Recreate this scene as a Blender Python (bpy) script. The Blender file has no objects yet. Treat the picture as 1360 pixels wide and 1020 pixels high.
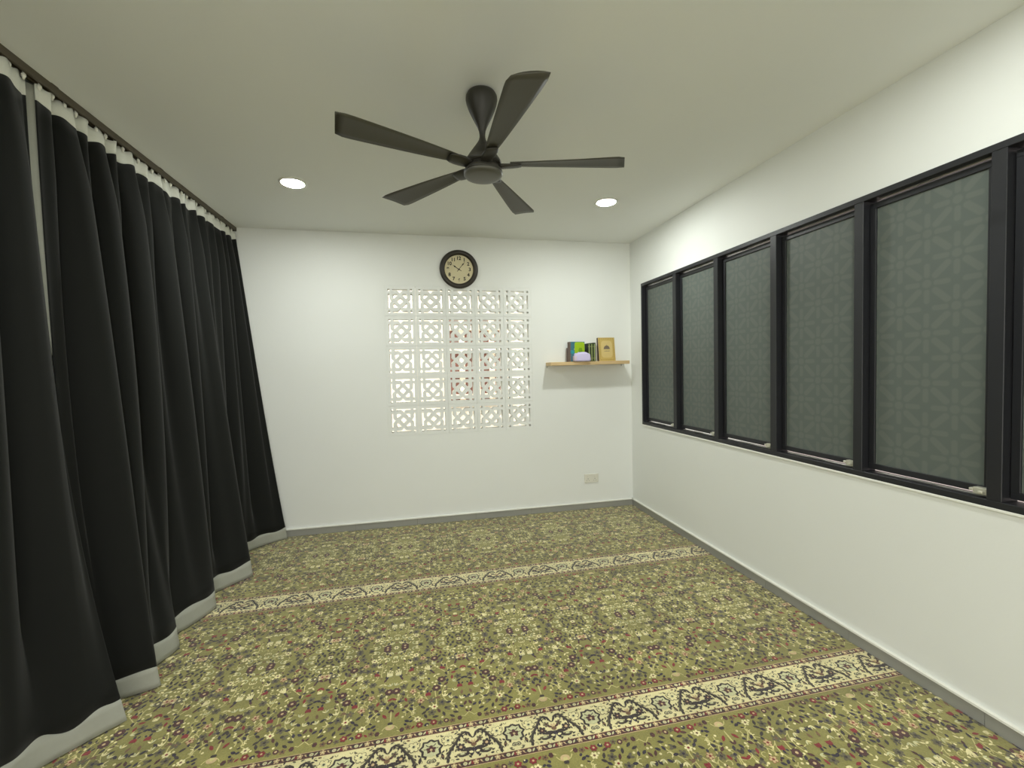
import bpy, bmesh, math, random
from mathutils import Vector, Matrix
PI = math.pi
scene = bpy.context.scene
C = scene.collection

# ------------------------------------------------------------------ camera, world, lamps, exposure
H = 1.58                      # eye height above the slab
cam_d = bpy.data.cameras.new('camera'); cam = bpy.data.objects.new('camera', cam_d); C.objects.link(cam)
cam_d.sensor_fit = 'HORIZONTAL'; cam_d.sensor_width = 36.0; cam_d.lens = 575.46 / 1360 * 36.0; cam_d.clip_start = 0.02
yaw, pitch, roll = 0.2083, -0.0348, -0.0219
fw = Vector((math.sin(yaw) * math.cos(pitch), math.cos(yaw) * math.cos(pitch), math.sin(pitch)))
rt = Vector((math.cos(yaw), -math.sin(yaw), 0)); up = rt.cross(fw)
r2 = rt * math.cos(roll) + up * math.sin(roll); u2 = -rt * math.sin(roll) + up * math.cos(roll)
M = Matrix((r2, u2, -fw)).transposed().to_4x4(); M.translation = (0, 0, H)
cam.matrix_world = M
scene.camera = cam

world = bpy.data.worlds.new('world'); scene.world = world; world.use_nodes = True
bg = world.node_tree.nodes['Background']
bg.inputs['Color'].default_value = (1.0, 0.98, 0.93, 1); bg.inputs['Strength'].default_value = 1.9

LAMP_STRENGTH = 200.0
LAMP_COLOR = (0.965, 1.0, 0.955, 1)
scene.view_settings.view_transform = 'Standard'
scene.view_settings.look = 'None'
scene.view_settings.gamma = 1.0
scene.view_settings.use_curve_mapping = False
scene.view_settings.exposure = 0.67

# ------------------------------------------------------------------ room numbers (metres)
D, R, L, F = 4.487, 2.3215, -1.78, -1.5      # back, right, left, front wall planes
CEIL = 2.943
CARPET = 0.015
DOWNLIGHTS = [(-0.85, 3.39), (1.545, 3.385), (1.58, 1.16), (-0.85, 1.16), (0.35, -0.7)]  # last one is unseen, added behind the viewer for more light

# ------------------------------------------------------------------ helpers
def srgb(r, g, b):
    f = lambda c: (c / 255) / 12.92 if c / 255 <= 0.04045 else ((c / 255 + 0.055) / 1.055) ** 2.4
    return (f(r), f(g), f(b), 1)

class NT:
    def __init__(self, name):
        self.m = bpy.data.materials.new(name); self.m.use_nodes = True
        self.t = self.m.node_tree; self.b = self.t.nodes['Principled BSDF']
    def n(self, typ, **kw):
        nd = self.t.nodes.new(typ)
        for k, v in kw.items(): setattr(nd, k, v)
        return nd
    def l(self, a, b): self.t.links.new(a, b)
    def math(self, op, a, b=None, c=None):
        nd = self.n('ShaderNodeMath', operation=op)
        for i, v in enumerate((a, b, c)):
            if v is None: continue
            if isinstance(v, (int, float)): nd.inputs[i].default_value = v
            else: self.l(v, nd.inputs[i])
        return nd.outputs[0]

def mat(name, col, rough=0.6, metal=0.0, noise=0.0, nscale=20.0, bump=0.0, bscale=200.0, spec=0.5, emit=None, estr=0.0, sheen=0.0, stretch=None):
    """plain procedural surface: colour with a little mottling, optional fine relief"""
    q = NT(name); b = q.b
    b.inputs['Base Color'].default_value = col
    b.inputs['Roughness'].default_value = rough; b.inputs['Metallic'].default_value = metal
    b.inputs['Specular IOR Level'].default_value = spec
    if sheen: b.inputs['Sheen Weight'].default_value = sheen
    tc = q.n('ShaderNodeTexCoord'); vec = tc.outputs['Object']
    if stretch:
        mp = q.n('ShaderNodeMapping'); mp.inputs['Scale'].default_value = stretch; q.l(vec, mp.inputs[0]); vec = mp.outputs[0]
    if noise:
        nz = q.n('ShaderNodeTexNoise'); nz.inputs['Scale'].default_value = nscale; nz.inputs['Detail'].default_value = 4
        q.l(vec, nz.inputs['Vector'])
        mr = q.n('ShaderNodeMapRange'); mr.inputs[3].default_value = 1 - noise; mr.inputs[4].default_value = 1 + noise
        q.l(nz.outputs['Fac'], mr.inputs[0])
        mx = q.n('ShaderNodeVectorMath', operation='SCALE'); mx.inputs[0].default_value = col[:3]
        q.l(mr.outputs[0], mx.inputs['Scale']); q.l(mx.outputs[0], b.inputs['Base Color'])
    if bump:
        nb = q.n('ShaderNodeTexNoise'); nb.inputs['Scale'].default_value = bscale; q.l(vec, nb.inputs['Vector'])
        bp = q.n('ShaderNodeBump'); bp.inputs['Strength'].default_value = bump; bp.inputs['Distance'].default_value = 0.002
        q.l(nb.outputs['Fac'], bp.inputs['Height']); q.l(bp.outputs[0], b.inputs['Normal'])
    if emit:
        b.inputs['Emission Color'].default_value = emit; b.inputs['Emission Strength'].default_value = estr
    return q.m

def mesh_of(bm, name, smooth=False):
    me = bpy.data.meshes.new(name); bm.normal_update(); bm.to_mesh(me); bm.free()
    if smooth:
        for p in me.polygons: p.use_smooth = True
    return me

def obj(name, me, m=None, parent=None, loc=None, rot=None, smooth=False):
    if isinstance(me, bmesh.types.BMesh): me = mesh_of(me, name, smooth)
    if m is not None and not me.materials: me.materials.append(m)
    o = bpy.data.objects.new(name, me); C.objects.link(o)
    if parent is not None: o.parent = parent
    if loc is not None: o.location = loc
    if rot is not None: o.rotation_euler = rot
    return o

def tag(o, label, cat, group=None):
    o['label'] = label; o['category'] = cat
    if group: o['group'] = group
    return o

def thing(name, label, cat, loc=(0, 0, 0), rot=(0, 0, 0), group=None):
    o = bpy.data.objects.new(name, None); C.objects.link(o); o.empty_display_size = 0.05
    o.location = loc; o.rotation_euler = rot
    return tag(o, label, cat, group)

def struct(name, me, m, parent=None):
    o = obj(name, me, m, parent)
    if parent is None: o['kind'] = 'structure'
    return o

def box(bm, x0, x1, y0, y1, z0, z1, bev=0.0, seg=1):
    v = [bm.verts.new((x, y, z)) for x in (x0, x1) for y in (y0, y1) for z in (z0, z1)]
    fs = [(0, 1, 3, 2), (4, 6, 7, 5), (0, 4, 5, 1), (2, 3, 7, 6), (0, 2, 6, 4), (1, 5, 7, 3)]
    faces = [bm.faces.new([v[i] for i in f]) for f in fs]
    if bev:
        es = list({e for f in faces for e in f.edges})
        bmesh.ops.bevel(bm, geom=es, offset=bev, segments=seg, profile=0.5, affect='EDGES')
    return bm

def bx(*a, **k): return box(bmesh.new(), *a, **k)

def lathe(bm, prof, n=40, cap0=True, cap1=True):
    rings = []
    for r, z in prof:
        rings.append([bm.verts.new((r * math.cos(2 * PI * i / n), r * math.sin(2 * PI * i / n), z)) for i in range(n)])
    for a, b in zip(rings, rings[1:]):
        for i in range(n):
            bm.faces.new((a[i], a[(i + 1) % n], b[(i + 1) % n], b[i]))
    if cap0: bm.faces.new(list(reversed(rings[0])))
    if cap1: bm.faces.new(rings[-1])
    bmesh.ops.recalc_face_normals(bm, faces=bm.faces)
    return bm

def curve_plate(name, loops, depth, bevel=0.0):
    """flat plate with holes: 2D filled curve, extruded +-depth in z, turned into a mesh"""
    cu = bpy.data.curves.new(name, 'CURVE'); cu.dimensions = '2D'; cu.fill_mode = 'BOTH'; cu.extrude = depth; cu.bevel_depth = bevel; cu.bevel_resolution = 0
    for lp in loops:
        sp = cu.splines.new('POLY'); sp.points.add(len(lp) - 1); sp.use_cyclic_u = True
        for p, (x, y) in zip(sp.points, lp): p.co = (x, y, 0, 1)
    return curve_mesh(name, cu)

def curve_mesh(name, cu):
    t = bpy.data.objects.new('tmp', cu); C.objects.link(t)
    dg = bpy.context.evaluated_depsgraph_get(); dg.update()
    me = bpy.data.meshes.new_from_object(t.evaluated_get(dg))
    me.name = name
    bpy.data.objects.remove(t); bpy.data.curves.remove(cu)
    return me

def text_mesh(name, s, size, depth=0.0005, bold=0.0):
    cu = bpy.data.curves.new(name, 'FONT'); cu.body = s; cu.size = size; cu.align_x = 'CENTER'; cu.align_y = 'CENTER'
    cu.extrude = depth; cu.offset = bold
    return curve_mesh(name, cu)

# ------------------------------------------------------------------ materials
M_WALL = mat('white_wall_paint', srgb(236, 238, 234), 0.55, noise=0.012, nscale=3, bump=0.12, bscale=90, spec=0.3)
M_CEIL = mat('white_ceiling_paint', srgb(240, 242, 240), 0.7, noise=0.012, nscale=2, bump=0.08, bscale=70, spec=0.2)
M_OUTWALL = mat('cream_render', srgb(246, 234, 214), 0.8, noise=0.03, nscale=4)
M_PINKWALL = mat('pinkish_render', srgb(196, 184, 182), 0.8, noise=0.05, nscale=4)
M_BRICKRED = mat('red_brown_paint', srgb(124, 84, 74), 0.6, noise=0.1, nscale=8)
M_SLAB = mat('cement', srgb(150, 147, 138), 0.8, noise=0.06, nscale=6)
M_PALEGROUND = mat('pale_bounce_ground', srgb(205, 203, 196), 0.8, noise=0.05, nscale=5)  # pale so the added ground behind the viewer reflects daylight indoors
M_TILE = mat('grey_skirting_tile', srgb(156, 156, 149), 0.35, noise=0.05, nscale=12)
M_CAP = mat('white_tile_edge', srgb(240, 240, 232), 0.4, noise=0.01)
M_GROUT = mat('dark_grout', srgb(100, 98, 88), 0.8, noise=0.05)
M_BLACKALU = mat('black_aluminium', srgb(33, 34, 38), 0.45, noise=0.05, nscale=40, spec=0.5)
M_GASKET = mat('black_rubber', srgb(18, 19, 20), 0.7, noise=0.05)
M_ALU = mat('bare_aluminium', srgb(190, 188, 182), 0.35, metal=0.85, noise=0.05, nscale=60)
M_LOCK = mat('satin_lock_metal', srgb(205, 203, 188), 0.4, metal=0.4, noise=0.04, nscale=60)
M_FAN = mat('dark_bronze_fan', srgb(46, 44, 38), 0.45, noise=0.05, nscale=30, spec=0.5)
M_FANCAP = mat('grey_fan_cap', srgb(84, 83, 76), 0.4, noise=0.04, nscale=30, spec=0.5)
M_BLADE = mat('dark_fan_blade', srgb(70, 68, 58), 0.5, noise=0.04, nscale=30, stretch=(1, 8, 1))
M_CLOTH = mat('black_curtain_cloth', srgb(27, 28, 26), 0.95, noise=0.10, nscale=500, bump=0.25, bscale=900, spec=0.15, sheen=0.08)
M_HEM = mat('grey_hem_cloth', srgb(160, 161, 150), 0.85, noise=0.04, nscale=60, bump=0.2, bscale=900, spec=0.2)
M_TAPE = mat('white_header_tape', srgb(214, 215, 205), 0.8, noise=0.04, nscale=80, bump=0.2, bscale=500, spec=0.2)
M_HOOK = mat('white_plastic_runner', srgb(225, 224, 212), 0.4, noise=0.02)
M_RAIL = mat('brown_rail', srgb(78, 70, 54), 0.45, noise=0.08, nscale=20, stretch=(6, 1, 6))
M_LAMPRING = mat('white_lamp_ring', srgb(236, 236, 230), 0.4, noise=0.01)
M_DIFF = mat('lit_lamp_diffuser', (1, 1, 1, 1), 0.5, noise=0.01, emit=LAMP_COLOR, estr=LAMP_STRENGTH)
M_DIFF2 = mat('lit_lamp_diffuser_dimmer', (1, 1, 1, 1), 0.5, noise=0.01, emit=LAMP_COLOR, estr=LAMP_STRENGTH * 0.6)
M_CLOCKRIM = mat('dark_brown_rim', srgb(48, 43, 36), 0.4, noise=0.12, nscale=30)
M_DIAL = mat('aged_cream_dial', srgb(214, 204, 166), 0.55, noise=0.06, nscale=9)
M_INK = mat('dark_ink', srgb(38, 32, 24), 0.6, noise=0.03)
M_PLASTIC = mat('white_plastic', srgb(226, 224, 212), 0.35, noise=0.01)
M_DARKSLOT = mat('dark_slot', srgb(128, 126, 116), 0.7, noise=0.02)
M_WOOD = mat('pale_oak', srgb(212, 184, 136), 0.5, noise=0.16, nscale=9, stretch=(1, 10, 14))
M_LIME = mat('lime_cover', srgb(158, 192, 24), 0.5, noise=0.05, nscale=14)
M_LIMEDK = mat('green_print', srgb(116, 158, 20), 0.5, noise=0.05)
M_TEAL = mat('teal_cover', srgb(62, 116, 132), 0.5, noise=0.08, nscale=14)
M_TEALB = mat('bright_teal_print', srgb(48, 152, 160), 0.5, noise=0.05)
M_GREENSP = mat('deep_green_spine', srgb(38, 54, 22), 0.5, noise=0.1, nscale=30)
M_SPINEBAND = mat('olive_gilt_band', srgb(150, 160, 104), 0.45, noise=0.12, nscale=60)
M_BLACKCOVER = mat('black_cover', srgb(20, 24, 14), 0.5, noise=0.1)
M_PAGES = mat('cream_pages', srgb(224, 216, 190), 0.8, noise=0.06, nscale=300, stretch=(1, 1, .02))
M_BROWNPG = mat('greyish_brown_edge', srgb(112, 98, 92), 0.7, noise=0.08, nscale=40)
M_GOLD = mat('gold_cover', srgb(198, 172, 98), 0.5, noise=0.08, nscale=40)
M_GOLDLT = mat('pale_gold_panel', srgb(212, 190, 126), 0.5, noise=0.05, nscale=30)
M_GOLDDK = mat('dark_gold_print', srgb(158, 130, 66), 0.5, noise=0.05)
M_EMBLEM = mat('grey_brown_print', srgb(120, 106, 90), 0.6, noise=0.05)
M_LAV = mat('lavender_cloth', srgb(206, 198, 232), 0.7, noise=0.04, nscale=20, bump=0.1, bscale=200)
M_LAVDK = mat('pinkish_cloth', srgb(212, 198, 214), 0.7, noise=0.05)

def frosted_glass():
    """frosted, sandblasted pane: star pattern of round-ended petals around small hubs"""
    q = NT('frosted_patterned_glass')
    tc = q.n('ShaderNodeTexCoord'); sp = q.n('ShaderNodeSeparateXYZ'); q.l(tc.outputs['Object'], sp.inputs[0])
    P = 0.235
    u = q.math('DIVIDE', sp.outputs['Y'], P / 2); v = q.math('DIVIDE', sp.outputs['Z'], P / 2)
    a = q.math('MULTIPLY', q.math('ADD', u, v), 0.5); b = q.math('MULTIPLY', q.math('SUBTRACT', u, v), 0.5)
    fold = lambda s: q.math('ABSOLUTE', q.math('SUBTRACT', s, q.math('ROUND', s)))
    a1, b1 = fold(a), fold(b)
    m, n = q.math('MAXIMUM', a1, b1), q.math('MINIMUM', a1, b1)
    def inside(d, e=0.03):            # 1 where d < 0
        mr = q.n('ShaderNodeMapRange', interpolation_type='SMOOTHSTEP')
        mr.inputs[1].default_value = -e; mr.inputs[2].default_value = e; mr.inputs[3].default_value = 1; mr.inputs[4].default_value = 0
        q.l(d, mr.inputs[0]); return mr.outputs[0]
    rad = q.math('SQRT', q.math('ADD', q.math('MULTIPLY', a1, a1), q.math('MULTIPLY', b1, b1)))
    hub = inside(q.math('SUBTRACT', rad, 0.115))
    # long petal along the line joining two hubs
    over = q.math('MAXIMUM', q.math('SUBTRACT', 0.30, m), 0.0)
    dl = q.math('SQRT', q.math('ADD', q.math('MULTIPLY', over, over), q.math('MULTIPLY', n, n)))
    long_p = inside(q.math('SUBTRACT', dl, 0.088))
    # short petals straight up, down and sideways
    t = q.math('MULTIPLY', q.math('ADD', a1, b1), 0.7071); w = q.math('MULTIPLY', q.math('SUBTRACT', m, n), 0.7071)
    ov = q.math('MAXIMUM', q.math('SUBTRACT', q.math('ABSOLUTE', q.math('SUBTRACT', t, 0.37)), 0.13), 0.0)
    ds = q.math('SQRT', q.math('ADD', q.math('MULTIPLY', ov, ov), q.math('MULTIPLY', w, w)))
    short_p = inside(q.math('SUBTRACT', ds, 0.072))
    fac = q.math('MAXIMUM', hub, q.math('MAXIMUM', long_p, short_p))
    nz = q.n('ShaderNodeTexNoise'); nz.inputs['Scale'].default_value = 60; q.l(tc.outputs['Object'], nz.inputs['Vector'])
    fac = q.math('MULTIPLY', fac, q.math('ADD', q.math('MULTIPLY', nz.outputs['Fac'], 0.4), 0.8))
    mx = q.n('ShaderNodeMix', data_type='RGBA'); mx.inputs[6].default_value = srgb(95, 103, 98); mx.inputs[7].default_value = srgb(104, 110, 104)
    q.l(fac, mx.inputs[0]); q.l(mx.outputs[2], q.b.inputs['Base Color'])
    q.b.inputs['Roughness'].default_value = 0.5
    q.b.inputs['Specular IOR Level'].default_value = 0.35
    return q.m
M_GLASS = frosted_glass()

# ------------------------------------------------------------------ room shell
T = 0.12
struct('floor', bx(L - T, R + T, F - T, D + 0.09, -0.12, 0.0), M_SLAB)
struct('ceiling', bx(L - T, R + T, F - T, D + 0.09, CEIL, CEIL + 0.12), M_CEIL)
struct('wall_left', bx(L - T, L, F - T, D + 0.09, 0, CEIL), M_WALL)
bm = bmesh.new()                              # wide unseen doorway, added so daylight brightens the ceiling
box(bm, L, -1.35, F - T, F, 0, CEIL); box(bm, 1.9, R, F - T, F, 0, CEIL); box(bm, -1.35, 1.9, F - T, F, 2.3, CEIL)
struct('wall_front', bm, M_WALL)
struct('added_bounce_ground', bx(-6, 6, F - 8, F - T - 0.02, -0.16, -0.04), M_PALEGROUND)  # unseen ground added to bounce daylight in through the doorway

BL = 0.30                                    # breeze block pitch
GX, GZ = -0.2848 - 0.0, 0.8116 + H           # first corner dot (outer corner hole of the top-left block)
DOT = 0.109                                  # corner hole from block centre
SX0 = GX + DOT - BL / 2; SX1 = SX0 + 5 * BL; SZ1 = GZ - DOT + BL / 2; SZ0 = SZ1 - 5 * BL
bm = bmesh.new()
box(bm, L, SX0, D, D + 0.09, 0, CEIL); box(bm, SX1, R + T, D, D + 0.09, 0, CEIL)
box(bm, SX0, SX1, D, D + 0.09, 0, SZ0); box(bm, SX0, SX1, D, D + 0.09, SZ1, CEIL)
struct('wall_back', bm, M_WALL)

WZ0, WZ1 = 0.958, 2.452                      # window opening in the right wall
WY1, PITCH, NB = 4.240, 0.5742, 6
WY0 = WY1 - 0.014 - NB * PITCH - 0.05
bm = bmesh.new()
box(bm, R, R + T, F, WY0, 0, CEIL); box(bm, R, R + T, WY1, D, 0, CEIL)
box(bm, R, R + T, WY0, WY1, 0, WZ0); box(bm, R, R + T, WY0, WY1, WZ1, CEIL)
struct('wall_right', bm, M_WALL)

# skirting: single tiles under a white edge strip
def skirting(name, p0, p1, nrm, z1, first):
    """tiles run from p0 to p1 along a wall whose inward normal is nrm"""
    d = Vector((p1[0] - p0[0], p1[1] - p0[1], 0)); ln = d.length; d.normalize(); nv = Vector((nrm[0], nrm[1], 0))
    def slab(a, b, t0, t1, za, zb, bev=0.0):
        bm_ = bmesh.new(); q0 = Vector((p0[0], p0[1], 0))
        pts = [q0 + d * s + nv * t for s in (a, b) for t in (t0, t1)]
        v = [bm_.verts.new((p.x, p.y, z)) for p in pts for z in (za, zb)]
        for f in [(0, 1, 3, 2), (4, 6, 7, 5), (0, 4, 5, 1), (2, 3, 7, 6), (0, 2, 6, 4), (1, 5, 7, 3)]: bm_.faces.new([v[i] for i in f])
        bmesh.ops.recalc_face_normals(bm_, faces=bm_.faces)
        return bm_
    root = obj(name, slab(0, ln, 0.0, 0.007, 0, z1 - 0.002), M_GROUT); root['kind'] = 'structure'
    s = 0.0; e = first
    while s < ln - 0.01:
        e = min(e, ln)
        obj('skirting_tile', slab(s + 0.001, e - 0.001, 0.006, 0.010, 0, z1 - 0.001), M_TILE, root)
        s, e = e, e + 0.6
    obj('tile_edge', slab(0, ln, 0.0, 0.018, z1 - 0.001, z1 + 0.009), M_CAP, root)
SK = 0.079
skirting('baseboard_back', (R, D), (L, D), (0, -1), SK, (R + 0.67) % 0.6)
skirting('baseboard_right', (R, D), (R, F), (-1, 0), SK, (D - 1.946) % 0.6)
skirting('baseboard_left', (L, D), (L, F), (1, 0), SK, 0.4)

# ------------------------------------------------------------------ outside
og = struct('ground_outside', bx(-9, 9, D + 0.2, 16, -0.3, -0.1), M_SLAB)
ow = obj('neighbour_house', bx(-7, 2.6, 8.2, 8.6, -0.1, 4.2), M_OUTWALL)
tag(ow, 'cream house wall seen through the pierced blocks', 'house')
b_ = bx(0.50, 1.55, 8.13, 8.2, 0.9, 2.55); obj('window_frame', b_, M_BRICKRED, ow)
for i in range(4): obj('window_ledge', bx(0.45, 1.6, 7.95, 8.2, 1.05 + 0.42 * i, 1.13 + 0.42 * i), M_OUTWALL, ow)
for i in range(3): obj('window_bar', bx(0.72 + 0.28 * i, 0.82 + 0.28 * i, 8.05, 8.2, 0.9, 2.55), M_OUTWALL, ow)
sw = obj('side_house', bx(R + 1.5, R + 1.7, -2.5, 4.3, -0.1, 3.2), M_PINKWALL)
tag(sw, 'dull pinkish wall glimpsed through the window gaps', 'house')

# ------------------------------------------------------------------ pierced block screen
def block_mesh():
    h = BL / 2 - 0.0008
    loops = [[(-h, -h), (h, -h), (h, h), (-h, h)]]
    rot = lambda p, k: [(p_[0], p_[1]) if k == 0 else (-p_[1], p_[0]) if k == 1 else (-p_[0], -p_[1]) if k == 2 else (p_[1], -p_[0]) for p_ in p]
    d = 0.011
    for k in range(4):
        loops.append(rot([(DOT - d, DOT - d), (DOT + d, DOT - d), (DOT + d, DOT + d), (DOT - d, DOT + d)], k))
        a, b, c = 0.072, DOT + 0.008, DOT - 0.008
        loops.append(rot([(-a, b), (-a, c), (-0.026, c), (-0.012, c - 0.010), (0, c - 0.026), (0.012, c - 0.010), (0.026, c), (a, c), (a, b)], k))
        loops.append(rot([(0.068, 0.026), (0.068, 0.060), (0.060, 0.068), (0.026, 0.068), (0.024, 0.056), (0.050, 0.027), (0.058, 0.024)], k))
    e = 0.034
    loops.append([(0, e), (e, 0), (0, -e), (-e, 0)])
    return curve_plate('breeze_block', loops, 0.045)
scr = thing('ventilation_screen', 'square screen of white pierced star-pattern breeze blocks below the round clock', 'screen', (SX0, D, SZ0))
bmesh_block = block_mesh()
for r_ in range(5):
    for c_ in range(5):
        obj('breeze_block', bmesh_block, M_WALL, scr, ((c_ + .5) * BL, 0.045 - 0.0004, (r_ + .5) * BL), (PI / 2, 0, 0))

# ------------------------------------------------------------------ window band in the right wall
win = bpy.data.objects.new('window_1', None); C.objects.link(win); win['kind'] = 'structure'
win.location = (R, 0, 0)
FD = 0.085                                   # frame depth into the wall
FW = 0.030
bm = bmesh.new()
box(bm, -0.008, FD, WY0, WY1, WZ1 - FW, WZ1, 0.002); box(bm, -0.008, FD, WY0, WY1, WZ0, WZ0 + FW, 0.002)
box(bm, -0.008, FD, WY1 - 0.022, WY1, WZ0 + FW, WZ1 - FW, 0.002); box(bm, -0.008, FD, WY0, WY0 + 0.03, WZ0 + FW, WZ1 - FW, 0.002)
obj('window_frame', bm, M_BLACKALU, win)
obj('frame_bottom_strip', bx(-0.010, 0.0, WY0, WY1, WZ0 - 0.012, WZ0, 0.002), M_CAP, win)  # thin white strip along the lower edge of the frame
y_m = [WY1 - 0.014 - i * PITCH for i in range(NB + 1)]
for i in range(1, NB):
    obj('mullion', bx(-0.008, FD, y_m[i] - 0.05, y_m[i], WZ0 + FW, WZ1 - FW, 0.002), M_BLACKALU, win)
GAP = 0.014
def sash(ya, yb):
    """one casement: ring of four rails, pane, silver stays above and below, lock block at the low near corner"""
    z0, z1 = WZ0 + FW + GAP, WZ1 - FW - GAP
    x0, x1, w = 0.034, 0.072, 0.030
    bm = bmesh.new()
    box(bm, x0, x1, ya, yb, z1 - w, z1, 0.0015); box(bm, x0, x1, ya, yb, z0, z0 + w, 0.0015)
    box(bm, x0, x1, ya, ya + w, z0 + w, z1 - w, 0.0015); box(bm, x0, x1, yb - w, yb, z0 + w, z1 - w, 0.0015)
    s = obj('sash', bm, M_BLACKALU, win)
    yc = (ya + yb) / 2
    g = obj('pane', bx(-0.003, 0.003, ya + w - 0.004 - yc, yb - w + 0.004 - yc, -(z1 - z0) / 2 + w - 0.004, (z1 - z0) / 2 - w + 0.004), M_GLASS, s, (x0 + 0.012, yc, (z0 + z1) / 2))
    for zc, sg in ((z0 - GAP, 1), (z1 + GAP, -1)):
        bm = bmesh.new(); za, zb = sorted((zc, zc + sg * 0.006))
        box(bm, 0.030, 0.046, ya + 0.012, yb - 0.05, za, zb, 0.001)
        zc2 = zc + sg * 0.006; za, zb = sorted((zc2, zc2 + sg * 0.003))
        box(bm, 0.026, 0.040, yc - 0.06, yc + 0.05, za, zb + 0.0, 0.0008)
        for k in (-0.03, 0.03): box(bm, 0.022, 0.034, yc + k - 0.008, yc + k + 0.008, min(za, zb), max(za, zb) + 0.001, 0.001)
        obj('stay', bm, M_ALU, s)
    bm = bmesh.new()
    box(bm, 0.008, x0 + 0.002, ya + 0.004, ya + 0.052, z0 - 0.004, z0 + 0.026, 0.003, 2)
    box(bm, -0.004, 0.010, ya + 0.012, ya + 0.030, z0 + 0.002, z0 + 0.014, 0.003, 2)
    box(bm, 0.004, 0.030, ya + 0.050, ya + 0.064, z0 + 0.008, z0 + 0.020, 0.002)
    obj('lock', bm, M_LOCK, s)
for i in range(NB):
    sash(y_m[i + 1] + 0.003, y_m[i] - 0.05 - 0.003 if i else WY1 - 0.022 - 0.003)

# ------------------------------------------------------------------ prayer carpet
def pile(name, col, var=0.16):
    q = NT(name); tc = q.n('ShaderNodeTexCoord')
    n1 = q.n('ShaderNodeTexNoise'); n1.inputs['Scale'].default_value = 170; n1.inputs['Detail'].default_value = 3
    n2 = q.n('ShaderNodeTexNoise'); n2.inputs['Scale'].default_value = 5.5; n2.inputs['Detail'].default_value = 3
    mp = q.n('ShaderNodeMapping'); mp.inputs['Scale'].default_value = (0.35, 1.3, 1); q.l(tc.outputs['Object'], mp.inputs[0])
    q.l(tc.outputs['Object'], n1.inputs['Vector']); q.l(mp.outputs[0], n2.inputs['Vector'])
    m1 = q.n('ShaderNodeMapRange'); m1.inputs[1].default_value = .25; m1.inputs[2].default_value = .75; m1.inputs[3].default_value = 1 - var; m1.inputs[4].default_value = 1 + var
    m2 = q.n('ShaderNodeMapRange'); m2.inputs[1].default_value = .3; m2.inputs[2].default_value = .7; m2.inputs[3].default_value = 0.80; m2.inputs[4].default_value = 1.20
    q.l(n1.outputs['Fac'], m1.inputs[0]); q.l(n2.outputs['Fac'], m2.inputs[0])
    s = q.n('ShaderNodeVectorMath', operation='SCALE'); s.inputs[0].default_value = col[:3]
    q.l(q.math('MULTIPLY', m1.outputs[0], m2.outputs[0]), s.inputs['Scale']); q.l(s.outputs[0], q.b.inputs['Base Color'])
    q.b.inputs['Roughness'].default_value = 0.95; q.b.inputs['Specular IOR Level'].default_value = 0.1
    q.b.inputs['Sheen Weight'].default_value = 0.5; q.b.inputs['Sheen Roughness'].default_value = 0.5
    bp = q.n('ShaderNodeBump'); bp.inputs['Strength'].default_value = 0.5; bp.inputs['Distance'].default_value = 0.004
    q.l(n1.outputs['Fac'], bp.inputs['Height']); q.l(bp.outputs[0], q.b.inputs['Normal'])
    return q.m
PAL = {k: pile('pile_' + k, srgb(*c), v) for k, (c, v) in dict(
    olive=((143, 137, 74), .18), cream=((236, 225, 170), .08), vine=((206, 196, 132), .10), maroon=((84, 48, 46), .12), red=((138, 44, 46), .12),
    navy=((52, 44, 58), .12), grey=((104, 97, 74), .12), beige=((206, 180, 134), .10), brown=((122, 92, 66), .12), dark=((60, 51, 47), .12), sage=((208, 206, 160), .1)).items()}
PKEYS = list(PAL)
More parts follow.
